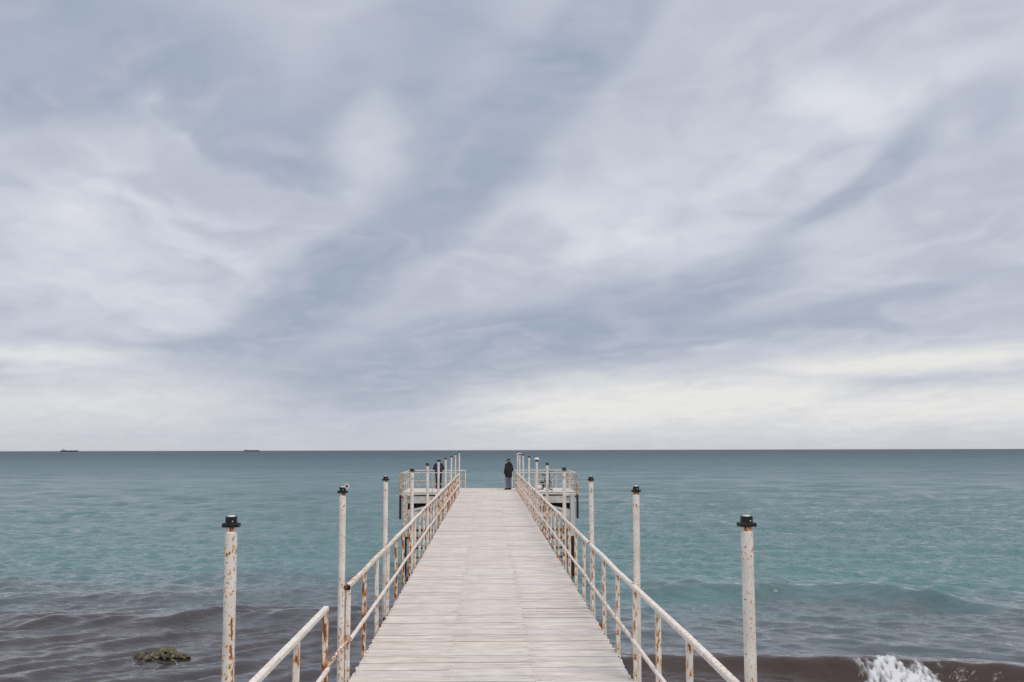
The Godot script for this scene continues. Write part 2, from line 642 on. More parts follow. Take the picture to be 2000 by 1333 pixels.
# Sand and weed stirred up near the beach, clear green-blue water beyond it, deep blue-grey far out.
func sea_color(x: float, d: float, shade_patch: FastNoiseLite, mud: FastNoiseLite) -> Color:
	var brown := Color(0.050, 0.041, 0.040).lerp(Color(0.052, 0.032, 0.025), smoothstep(0.0, 6.0, x))
	var cloudy := Color(0.085, 0.105, 0.110)
	var teal := Color(0.100, 0.205, 0.206)
	var blue := Color(0.040, 0.122, 0.142)
	var deep := Color(0.020, 0.058, 0.080)
	var m := mud.get_noise_2d(x, d * 1.6)
	var p := shade_patch.get_noise_2d(x * 0.6, d * 2.2) if d < 3000.0 else 0.0  # wind marks and cloud shade, painted into the water colour
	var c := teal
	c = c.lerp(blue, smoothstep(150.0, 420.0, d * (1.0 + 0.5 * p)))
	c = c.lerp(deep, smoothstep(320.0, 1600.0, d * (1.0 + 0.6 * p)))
	if d < 90.0:
		var side := smoothstep(-6.0, 5.0, x)
		var murk := 1.0 - smoothstep(0.0, lerpf(16.0, 14.0, side), d + 6.0 * m - lerpf(43.0, 37.0, side) + 0.12 * minf(x, 0.0) * -1.0 * -1.0)
		c = c.lerp(cloudy, murk)
		var edge := lerpf(38.5, breaker_line(maxf(x, 2.0)) + 0.5, side)
		var silt := 1.0 - smoothstep(-0.5, lerpf(8.0, 0.5, side), d + lerpf(7.0, 0.25, side) * m - edge)
		c = c.lerp(brown, silt)
	return c


# =====================================================================  pier
const DECK_START := 4.0
const DECK_END := 59.4
const NECK_END := 54.2
const POLE_D_L := [6.38, 11.2, 15.9, 21.4, 27.0, 32.8, 38.4, 44.3, 50.2, 57.2]
const POLE_D_R := [6.38, 11.2, 15.9, 21.6, 27.8, 33.7, 40.0, 46.4, 51.6, 55.2]
const POLE_H_L := [2.07, 2.05, 2.02, 2.02, 2.03, 2.03, 2.02, 2.03, 2.07, 2.12]
const POLE_H_R := [2.06, 2.05, 2.01, 2.03, 2.02, 2.02, 2.06, 2.07, 2.05, 2.13]


func plank(top: SurfaceTool, st: SurfaceTool, x0: float, x1: float, d0: float, d1: float, lift: float, cup := 0.0) -> void:
	var t := 0.034
	var c := 0.005
	var y0 := deck_y(d0) + lift + cup
	var y1 := deck_y(d1) + lift
	# limewashed top; the eased edges, ends and underside are bare timber
	quad(top, Vector3(x0, y0, -d0 - c), Vector3(x0, y1, -d1 + c), Vector3(x1, y1, -d1 + c), Vector3(x1, y0, -d0 - c))
	quad(top, Vector3(x0, y0 - c, -d0), Vector3(x0, y0, -d0 - c), Vector3(x1, y0, -d0 - c), Vector3(x1, y0 - c, -d0))
	quad(st, Vector3(x0, y1, -d1 + c), Vector3(x0, y1 - c, -d1), Vector3(x1, y1 - c, -d1), Vector3(x1, y1, -d1 + c))
	quad(st, Vector3(x0, y0 - t, -d0), Vector3(x0, y0 - c, -d0), Vector3(x1, y0 - c, -d0), Vector3(x1, y0 - t, -d0))
	quad(st, Vector3(x1, y1 - t, -d1), Vector3(x1, y1 - c, -d1), Vector3(x0, y1 - c, -d1), Vector3(x0, y1 - t, -d1))
	quad(top, Vector3(x0, y1 - t, -d1), Vector3(x0, y1 - c, -d1), Vector3(x0, y0 - c, -d0), Vector3(x0, y0 - t, -d0))
	quad(top, Vector3(x1, y0 - t, -d0), Vector3(x1, y0 - c, -d0), Vector3(x1, y1 - c, -d1), Vector3(x1, y1 - t, -d1))
	quad(st, Vector3(x0, y0 - t, -d0), Vector3(x1, y0 - t, -d0), Vector3(x1, y1 - t, -d1), Vector3(x0, y1 - t, -d1))


func boards(called: String, top: SurfaceTool, under: SurfaceTool, tone: int, parent: Node) -> MeshInstance3D:
	top.generate_normals()
	under.generate_normals()
	var mesh := top.commit()
	under.commit(mesh)
	mesh.surface_set_material(0, M.boards[tone])
	mesh.surface_set_material(1, M.bare_timber)
	return part(called, mesh, null, parent)


func make_pier() -> void:
	var pier := thing("pier", "long pier deck of whitewashed planks running out to sea", "pier")
	var r := RandomNumberGenerator.new()
	r.seed = 17
	var rest := []
	for k in 7:
		rest.append([surface_tool(), surface_tool()])
	var nails := surface_tool()
	var built := 0
	var d := DECK_START
	while d < DECK_END:
		var w := r.randf_range(0.088, 0.106)
		var end := minf(d + w, DECK_END)
		var jl := -0.44 + r.randf_range(-0.02, 0.02)
		var jr := 0.52 + r.randf_range(-0.02, 0.02)
		var cuts := [EDGE_L + r.randf_range(-0.015, 0.012), jl, jr, EDGE_R + r.randf_range(-0.012, 0.015)]
		var joined := r.randf()
		var row_tone := r.randi_range(0, 6)
		if joined < 0.34:
			cuts.remove_at(1)
		elif joined < 0.66:
			cuts.remove_at(2)
		var gap := r.randf_range(0.004, 0.009) if r.randf() < 0.75 else r.randf_range(0.010, 0.018)
		for k in cuts.size() - 1:
			var lift := r.randf_range(-0.003, 0.003)
			var cup := r.randf_range(-0.001, 0.004)
			if r.randf() < 0.06:
				lift += r.randf_range(-0.004, 0.006)
			var x0: float = cuts[k] + (r.randf_range(0.0004, 0.0016) if k else 0.0)
			var x1: float = cuts[k + 1] - (r.randf_range(0.0004, 0.0016) if k + 2 < cuts.size() else 0.0)
			var skew := r.randf_range(-0.0015, 0.0015)
			var tone := row_tone if r.randf() < 0.65 else r.randi_range(0, 6)
			if d > 10.5 and d < 26.0:
				for q in [x0 + 0.03, x1 - 0.03]:
					if r.randf() < 0.8:
						var nd := d + w * r.randf_range(0.25, 0.7)
						bar(nails, at(q, lift - 0.01, nd), at(q, lift + 0.0025, nd), 0.011, 0.011, 0.3)
			if d > 10.55 and built < 300:
				built += 1
				var st := surface_tool()
				var under := surface_tool()
				plank(st, under, x0, x1, d + skew, end - gap + skew, lift, cup)
				boards("plank", st, under, tone, pier)
			else:
				plank(rest[tone][0], rest[tone][1], x0, x1, d + skew, end - gap + skew, lift, cup)
		d = end
	for k in 7:
		var o := boards("far_planks", rest[k][0], rest[k][1], k, pier)
		o.set_meta("kind", "stuff")
	part("nails", done(nails), M.rust, pier).set_meta("kind", "stuff")
	# what carries the boards
	for x in [EDGE_L + 0.06, -0.44, 0.52, EDGE_R - 0.06]:
		part("joist", bar_mesh(at(x, -0.125, DECK_START), at(x, -0.125, DECK_END - 0.05), 0.08, 0.18), M.bare_timber, pier)
	for i in 10:
		var dl: float = (POLE_D_L[i] + POLE_D_R[i]) / 2.0
		if i < 4:
			dl = POLE_D_R[i]
		part("cross_beam", bar_mesh(at(-1.68, -0.265, dl), at(1.76, -0.265, dl), 0.12, 0.10), M.rust, pier)
		if i > 0:
			for x in [-1.15, 1.2]:
				part("pile", tube_mesh(Vector3(x, -2.0, -dl), at(x, -0.31, dl), 0.13, 0.13, 14), M.pile, pier)


func make_platform(side: int) -> void:
	var bike := side > 0
	var p := thing("side_platform", "raised side platform at the pier head where a bicycle is parked" if bike else "raised side platform at the pier head where a man looks over the rail", "platform", Vector3.ZERO, 0.0, "platforms on either side of the pier head")
	var x0 := EDGE_R + 0.01 if bike else -4.5
	var x1 := 4.66 if bike else EDGE_L - 0.01
	var outer := 4.66 if bike else -4.5
	var s := float(side)
	var r := RandomNumberGenerator.new()
	r.seed = 40 + side
	var d := NECK_END
	while d < DECK_END - 0.01:
		var end := minf(d + r.randf_range(0.122, 0.136), DECK_END)
		var st := surface_tool()
		var under := surface_tool()
		plank(st, under, x0, x1 + r.randf_range(-0.01, 0.01), d, end - r.randf_range(0.003, 0.012), r.randf_range(-0.003, 0.003))
		boards("plank", st, under, r.randi_range(0, 6), p)
		d = end
	var f := NECK_END
	var b := DECK_END - 0.12
	part("edge_board", bar_mesh(at(x0, -0.075, f + 0.02), at(x1, -0.075, f + 0.02), 0.04, 0.085), M.paint, p)
	part("edge_board", bar_mesh(at(outer - s * 0.02, -0.075, f + 0.05), at(outer - s * 0.02, -0.075, b + 0.08), 0.04, 0.085), M.paint, p)
	for dd in [f + 0.12, b - 0.2]:
		for x in [outer - s * 0.45, outer - s * 1.9]:
			part("bearing_block", bar_mesh(at(x - 0.13, -0.16, dd - 0.1), at(x + 0.13, -0.16, dd - 0.1), 0.22, 0.08), M.grey_paint, p)
		var cx := outer - s * 0.20
		# upper box beam, lower box beam, diagonal between them, column and pile
		part("upper_beam", bar_mesh(at(x0 + (0.3 if bike else 0.35), -0.385, dd), at(x1 - 0.35, -0.385, dd), 0.16, 0.36, 0.05), M.grey_paint, p)
		part("lower_beam", bar_mesh(at(x0 + (0.1 if bike else 0.35), -1.15, dd), at(x1 - (0.35 if bike else 0.1), -1.15, dd), 0.14, 0.24, 0.06), M.grey_paint, p)
		part("brace", bar_mesh(at(outer - s * 2.0, -0.60, dd - 0.02), at(outer - s * 0.34, -0.98, dd - 0.02), 0.06, 0.13, 0.1), M.grey_paint, p)
		part("column", bar_mesh(at(cx, -2.28, dd), at(cx, -0.12, dd), 0.25, 0.25, 0.08), M.grey_paint if bike else M.paint_rusty, p)
		part("column", bar_mesh(at(outer - s * 2.75, -2.28, dd), at(outer - s * 2.75, -0.12, dd), 0.2, 0.2, 0.08), M.paint_rusty, p)
		part("tie_beam", bar_mesh(at(x0, -2.35, dd), at(x1, -2.35, dd), 0.16, 0.14), M.rust, p)
		for x in [cx, outer - s * 2.75]:
			part("pile", tube_mesh(Vector3(x, -2.0, -dd), at(x, -2.26, dd), 0.085, 0.085, 12), M.pile, p)
		part("tie_beam", bar_mesh(at(x0, -3.35, dd), at(x1, -3.35, dd), 0.10, 0.10), M.pile, p)
	for x in [outer - s * 0.2, outer - s * 2.75]:
		part("side_beam", bar_mesh(at(x, -0.95, f + 0.44), at(x, -0.95, b - 0.34), 0.10, 0.14), M.grey_paint, p)
		part("side_brace", bar_mesh(at(x, -0.6, f + 0.44), at(x, -0.95, (f + b) / 2), 0.05, 0.08), M.grey_paint, p)
		part("side_brace", bar_mesh(at(x, -0.6, b - 0.34), at(x, -0.95, (f + b) / 2), 0.05, 0.08), M.grey_paint, p)
	# rust-dark bars and a rear plate, added to stand in for the underside shadow
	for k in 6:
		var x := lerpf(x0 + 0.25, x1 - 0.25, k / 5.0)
		part("shade_bar", bar_mesh(at(x, -0.80, f + 0.40), at(x, -0.80, b - 0.45), 0.10, 0.26, 0.06), M.pile, p)
	part("shade_plate", bar_mesh(at(x0 + 0.05, -0.83, b - 0.38), at(x1 - 0.05, -0.83, b - 0.38), 0.06, 0.44, 0.06), M.pile, p)
	# fender at the outer front corner: rusted pipe above, rubber sleeve below
	var fx := outer + s * 0.06
	part("fender_pipe", tube_mesh(at(fx, -0.40, f + 0.02), at(fx, 1.03 if not bike else 0.55, f + 0.02), 0.052, 0.052, 14), M.paint_eaten, p)
	part("fender_sleeve", tube_mesh(at(fx, -1.38, f + 0.02), at(fx, -0.14, f + 0.02), 0.058, 0.058, 14), M.sleeve, p)
	part("fender_bracket", bar_mesh(at(outer - s * 0.1, -0.24, f + 0.02), at(fx, -0.24, f + 0.02), 0.06, 0.10), M.rust, p)


# =====================================================================  railings
func rail_path(pts: Array, w: float, h: float, st: SurfaceTool) -> void:
	for i in pts.size() - 1:
		bar(st, pts[i], pts[i + 1], w, h, 0.16)


func run_of_rail(o: Node3D, x: float, d0: float, d1: float, step: float, seed_: int, rusts: Array, gap_top := Vector2.ZERO) -> void:
	var r := RandomNumberGenerator.new()
	r.seed = seed_
	var s := signf(x)
	var d := d0
	var i := 0
	var top := []
	var mid := []
	while d <= d1 + 0.01:
		var lean := r.randf_range(-0.008, 0.008)
		var hh := 1.0 + r.randf_range(-0.014, 0.012)
		var m: Material = M.paint_worn
		var pick := r.randf()
		var far: float = clampf((d - 12.0) / 30.0, 0.0, 1.0)
		if pick < rusts[0] + rusts[1] * far:
			m = M.paint_rusty
		if pick < 0.4 * (rusts[0] + rusts[1] * far):
			m = M.paint_eaten
		part("post", bar_mesh(at(x, -0.14, d), at(x + lean, hh - 0.045, d), 0.051, 0.051), m, o)
		if r.randf() < 0.75:
			part("foot_plate", bar_mesh(at(x - s * 0.045, -0.045, d - 0.045), at(x - s * 0.045, -0.045, d + 0.045), 0.09, 0.05), M.rust, o)
		top.append(at(x + lean + r.randf_range(-0.006, 0.006), hh - 0.022, d))
		mid.append(at(x - s * 0.030 + lean * 0.4, 0.43 + r.randf_range(-0.012, 0.012), d))
		d += step
		i += 1
	top[0] += Vector3(0, 0, 0.03)
	top[-1] += Vector3(0, 0, -0.03)
	for k in range(0, top.size() - 1, 4):
		var st := surface_tool()
		rail_path(top.slice(k, mini(k + 5, top.size())), 0.053, 0.046, st)
		part("top_rail", done(st), M.paint if r.randf() < 0.7 else M.paint_worn, o)
		st = surface_tool()
		rail_path(mid.slice(k, mini(k + 5, mid.size())), 0.034, 0.036, st)
		part("middle_rail", done(st), M.paint if r.randf() < 0.55 else M.paint_worn, o)


func frame_rail(o: Node3D, a: Vector3, b: Vector3, posts: Array, mats: Array, mid_mat: Material, mid_h := 0.43, top_h := 1.04) -> void:
	var up := Vector3.UP
	for i in posts.size():
		var p := a.lerp(b, posts[i])
		part("post", bar_mesh(p - up * 0.12, p + up * (top_h - 0.04), 0.045, 0.045), mats[i % mats.size()], o)
	part("top_rail", bar_mesh(a + up * (top_h - 0.02), b + up * (top_h - 0.02), 0.045, 0.04), M.paint, o)
	part("middle_rail", bar_mesh(a + up * mid_h, b + up * mid_h, 0.03, 0.03), mid_mat, o)


func make_railings() -> void:
	var o := thing("railing", "short rusty white railing that stops at the gap before the long railing", "railing")
	run_of_rail(o, -1.505, 5.27, 9.79, 1.505, 3, [0.95, 0.0])
	# only the lower rail bridges the gap, stripped to bare rust
	part("bridging_rail", bar_mesh(at(-1.50, 0.425, 9.80), at(-1.48, 0.45, 11.24), 0.030, 0.030), M.paint_eaten, o)
	o = thing("railing", "long white railing with rusty posts, on the side of the gap", "railing")
	run_of_rail(o, -1.50, 11.26, 53.9, 1.47, 6, [0.25, 0.85])
	part("end_cap", bar_mesh(at(-1.50, 0.975, 11.222), at(-1.50, 0.975, 11.228), 0.062, 0.05), M.rubber, o)
	o = thing("railing", "long unbroken white railing on the bicycle side of the pier", "railing")
	run_of_rail(o, 1.575, 5.25, 56.7, 1.47, 9, [0.12, 0.6])
	var f := NECK_END + 0.06
	var b := DECK_END - 0.06
	o = thing("railing", "white and rusty railing around the side platform behind the man at the rail", "railing")
	frame_rail(o, at(-4.5, 0, f), at(-1.62, 0, f), [0.0, 0.56], [M.paint_eaten, M.paint_rusty], M.paint_worn)
	frame_rail(o, at(-4.46, 0, f + 0.03), at(-4.46, 0, b), [0.25, 0.5, 0.75, 1.0], [M.paint_rusty, M.paint_worn, M.paint_worn, M.paint_eaten], M.paint_worn)
	frame_rail(o, at(-4.42, 0, b), at(-1.27, 0, b), [0.15, 0.5, 0.72, 0.92, 1.0], [M.paint_eaten, M.paint_rusty, M.paint_worn, M.paint_eaten, M.paint_rusty], M.paint_rusty)
	o = thing("railing", "white and rusty railing around the side platform beside the bicycle", "railing")
	frame_rail(o, at(1.66, 0, f), at(4.66, 0, f), [0.28, 0.58, 1.0], [M.paint_worn, M.paint_rusty, M.paint_eaten], M.paint_worn)
	frame_rail(o, at(4.62, 0, f + 0.03), at(4.62, 0, b), [0.2, 0.4, 0.6, 0.8, 1.0], [M.paint_eaten, M.paint_rusty, M.paint_worn, M.paint_worn, M.paint_eaten], M.paint_worn)
	frame_rail(o, at(1.43, 0, b), at(4.58, 0, b), [0.0, 0.5, 0.8], [M.paint_rusty, M.paint_eaten, M.paint_rusty], M.paint_worn, 0.5)


# =====================================================================  lamp posts
func pole_mesh(h: float) -> ArrayMesh:   # one round tube with its own wrap, 0 at the top
	var st := SurfaceTool.new()
	st.begin(Mesh.PRIMITIVE_TRIANGLES)
	var n := 16
	for i in n:
		var v := []
		for k in [[i, 0.0], [i, 1.0], [i + 1, 1.0], [i + 1, 0.0]]:
			var a: float = TAU * k[0] / n
			v.append([Vector3(cos(a), 0, sin(a)), Vector2(float(k[0]) / n, 1.0 - k[1]), k[1]])
		for k in [0, 2, 1, 0, 3, 2]:
			st.set_normal(v[k][0])
			st.set_uv(v[k][1])
			st.add_vertex(v[k][0] * 0.0375 + Vector3(0, lerpf(-0.32, h - 0.012, v[k][2]), 0))
	for i in n:   # the rounded shoulder
		var a0 := TAU * i / n
		var a1 := TAU * (i + 1) / n
		var p0 := Vector3(cos(a0), 0, sin(a0))
		var p1 := Vector3(cos(a1), 0, sin(a1))
		for q in [[p0 * 0.0375 + Vector3(0, h - 0.012, 0), p0], [p1 * 0.030 + Vector3(0, h, 0), Vector3.UP], [p0 * 0.030 + Vector3(0, h, 0), Vector3.UP], [p0 * 0.0375 + Vector3(0, h - 0.012, 0), p0], [p1 * 0.0375 + Vector3(0, h - 0.012, 0), p1], [p1 * 0.030 + Vector3(0, h, 0), Vector3.UP]]:
			st.set_normal(q[1])
			st.set_uv(Vector2(0.3, 0.06))
			st.add_vertex(q[0])
	return st.commit()


func make_lamp_posts() -> void:
	var ordinals := ["first", "second", "third", "fourth", "fifth", "sixth", "seventh", "eighth", "ninth", "tenth"]
	var r := RandomNumberGenerator.new()
	r.seed = 61
	for side in [-1, 1]:
		for i in 10:
			var d: float = POLE_D_L[i] if side < 0 else POLE_D_R[i]
			var h: float = (POLE_H_L[i] if side < 0 else POLE_H_R[i]) - 0.095
			var x := -1.56 if side < 0 else 1.605
			var label := "white lamp post, %s from the beach end along the railing on the bicycle side" % ordinals[i]
			if side < 0:
				label = "white lamp post, %s from the beach end along the railing with the gap" % ordinals[i]
			if side < 0 and i == 1:
				label = "rust-flecked lamp post with a loose white socket on its cap, at the gap"
			if side > 0 and i == 5:
				label = "white lamp post capped by a domed stub of white globe, along the bicycle-side railing"
			if side > 0 and i == 8:
				label = "white lamp post with a flat scrap of white globe, behind the standing person"
			var o := thing("lamp_post", label, "lamp post", at(x, 0, d), 0.0, "lamp posts along both railings")
			o.rotation = Vector3(r.randf_range(-0.006, 0.006), r.randf_range(-0.25, 0.25), r.randf_range(-0.006, 0.006))
			part("pole", pole_mesh(h), M.poles[(i * 2 + (3 if side < 0 else 0)) % 5], o)
			part("collar", tube_mesh(Vector3(0, h - 0.002, 0), Vector3(0, h + 0.036, 0), 0.031, 0.031, 14), M.paint_eaten, o)
			var cap := surface_tool()
			bar(cap, Vector3(-0.051, h + 0.038, 0), Vector3(0.051, h + 0.038, 0), 0.076, 0.024, 0.2)
			tube(cap, Vector3(0, h + 0.033, 0), Vector3(0, h + 0.052, 0), 0.043, 0.041, 16)
			bar(cap, Vector3(0, h + 0.046, 0), Vector3(0, h + 0.089, 0), 0.064, 0.064, 0.16)
			part("lamp_cap", done(cap), M.black, o)
			part("lamp_lens", tube_mesh(Vector3(0, h + 0.088, 0), Vector3(0, h + 0.096, 0), 0.024, 0.020, 14), M.lens, o)
			part("cap_screw", tube_mesh(Vector3(0.012, h + 0.062, 0.033), Vector3(0.012, h + 0.062, 0.037), 0.004, 0.004, 8), M.lens, o)
			# a welded tab ties the pole to the handrail, another to the deck
			var inward := -float(side)
			part("rail_tab", bar_mesh(Vector3(0, 0.985, 0), Vector3(inward * 0.06, 0.985, 0), 0.05, 0.035), M.rust, o)
			part("foot_bracket", bar_mesh(Vector3(-0.02 * inward, -0.12, 0), Vector3(inward * 0.11, -0.12, 0), 0.08, 0.06), M.rust, o)
			if side > 0 and (i == 5 or i == 8):   # what is left of a white globe
				var st := surface_tool()
				dome(st, Vector3(0, h + 0.088, 0), 0.088, 0.052 if i == 5 else 0.030, 0.088, 18, 5, -0.3)
				part("broken_globe", done(st), M.lens, o)
			if side < 0 and i == 1:
				var st := surface_tool()
				tube(st, Vector3(0.035, h + 0.095, -0.02), Vector3(0.05, h + 0.10, 0.03), 0.016, 0.026, 14)
				part("loose_socket", done(st), M.lens, o)
				part("socket_mouth", tube_mesh(Vector3(0.0501, h + 0.1001, 0.0305), Vector3(0.0505, h + 0.1002, 0.032), 0.017, 0.017, 12), M.rust, o)


# =====================================================================  soft bodies
# Each bone: from, to, radius at each end, colour. Their distances are joined smoothly and the surface between is meshed.
func body_mesh(bones: Array, cell: float, blend: float) -> ArrayMesh:
	var lo := Vector3(1e9, 1e9, 1e9)
	var hi := -lo
	for b in bones:
		for k in 2:
			var rr: float = b[2 + k] + 3.0 * cell
			lo = lo.min(b[k] - Vector3.ONE * rr)
			hi = hi.max(b[k] + Vector3.ONE * rr)
	var nx := int((hi.x - lo.x) / cell) + 2
	var ny := int((hi.y - lo.y) / cell) + 2
	var nz := int((hi.z - lo.z) / cell) + 2
	var field := PackedFloat32Array()
	var near := PackedFloat32Array()
	var tint := PackedInt32Array()
	field.resize(nx * ny * nz)
	field.fill(1.0)
	near.resize(nx * ny * nz)
	near.fill(1.0)
	tint.resize(nx * ny * nz)
	for n in bones.size():
		var b: Array = bones[n]
		var a: Vector3 = b[0]
		var ab: Vector3 = b[1] - a
		var ll := maxf(ab.length_squared(), 1e-9)
		var ra: float = b[2]
		var rb: float = b[3]
		var pad := maxf(ra, rb) + 3.0 * cell + blend
		var l := (a.min(b[1]) - Vector3.ONE * pad - lo) / cell
		var h := (a.max(b[1]) + Vector3.ONE * pad - lo) / cell
		for z in range(maxi(0, int(l.z)), mini(nz, int(h.z) + 1)):
			for y in range(maxi(0, int(l.y)), mini(ny, int(h.y) + 1)):
				for x in range(maxi(0, int(l.x)), mini(nx, int(h.x) + 1)):
					var p := lo + Vector3(x, y, z) * cell
					var t := clampf((p - a).dot(ab) / ll, 0.0, 1.0)
					var dist := (p - a - ab * t).length() - lerpf(ra, rb, t)
					var i := (z * ny + y) * nx + x
					if dist < near[i]:
						near[i] = dist
						tint[i] = n
					var old := field[i]
					var k := maxf(blend - absf(old - dist), 0.0) / blend
					field[i] = minf(old, dist) - k * k * blend * 0.25
	var ids := PackedInt32Array()
	ids.resize(nx * ny * nz)
	ids.fill(-1)
	var st := SurfaceTool.new()
	st.begin(Mesh.PRIMITIVE_TRIANGLES)
	st.set_smooth_group(0)
	var count := 0
	var sy := nx
	var sz := nx * ny
	for z in nz - 1:
		for y in ny - 1:
			for x in nx - 1:
				var i := z * sz + y * sy + x
				var inside := 0
				var sum := Vector3.ZERO
				var crossed := 0
				for c in 8:
					if field[i + (c & 1) + ((c >> 1) & 1) * sy + (c >> 2) * sz] < 0.0:
						inside += 1
				if inside == 0 or inside == 8:
					continue
				for c in 8:
					for e in 3:
						var bit := 1 << e
						if c & bit:
							continue
						var f0 := field[i + (c & 1) + ((c >> 1) & 1) * sy + (c >> 2) * sz]
						var c1 := c | bit
						var f1 := field[i + (c1 & 1) + ((c1 >> 1) & 1) * sy + (c1 >> 2) * sz]
						if (f0 < 0.0) == (f1 < 0.0):
							continue
						var t := f0 / (f0 - f1)
						sum += Vector3(c & 1, (c >> 1) & 1, c >> 2).lerp(Vector3(c1 & 1, (c1 >> 1) & 1, c1 >> 2), t)
						crossed += 1
				var g := Vector3(field[i + 1] - field[i], field[i + sy] - field[i], field[i + sz] - field[i])
				st.set_normal(g.normalized())
				st.set_color(bones[tint[i]][4])
				st.add_vertex(lo + (Vector3(x, y, z) + sum / crossed) * cell)
				ids[i] = count
				count += 1
	for z in range(1, nz - 1):
		for y in range(1, ny - 1):
			for x in range(1, nx - 1):
				var i := z * sz + y * sy + x
				var s0 := field[i] < 0.0
				for e in 3:
					var stepped: int = [1, sy, sz][e]
					if s0 == (field[i + stepped] < 0.0):
						continue
					var u: int = [sy, sz, 1][e]
					var v: int = [sz, 1, sy][e]
					var q := [ids[i - u - v], ids[i - v], ids[i], ids[i - u]]
					if q.min() < 0:
						continue
					if s0:
						q.reverse()
					for k in [0, 1, 2, 0, 2, 3]:
						st.add_index(q[k])
	st.generate_normals()
	return st.commit()


func tinted(rough := 0.85) -> StandardMaterial3D:
	var m := plain(Color.WHITE, rough)
	m.vertex_color_use_as_albedo = true
	return m


func mirror(bones: Array) -> Array:
	var out := bones.duplicate()
	for b in bones:
		out.append([b[0] * Vector3(-1, 1, 1), b[1] * Vector3(-1, 1, 1), b[2], b[3], b[4]])
	return out


func dome(st: SurfaceTool, c: Vector3, rx: float, ry: float, rz: float, n := 14, k := 6, low := 0.0) -> void:
	st.set_smooth_group(1)
	for i in n:
		for j in k:
			var p := []
			for q in [[i, j], [i + 1, j], [i + 1, j + 1], [i, j + 1]]:
				var a: float = TAU * q[0] / n
				var e: float = lerpf(low, PI / 2, float(q[1]) / k)
				p.append(c + Vector3(cos(a) * cos(e) * rx, sin(e) * ry, sin(a) * cos(e) * rz))
			quad(st, p[0], p[1], p[2], p[3])


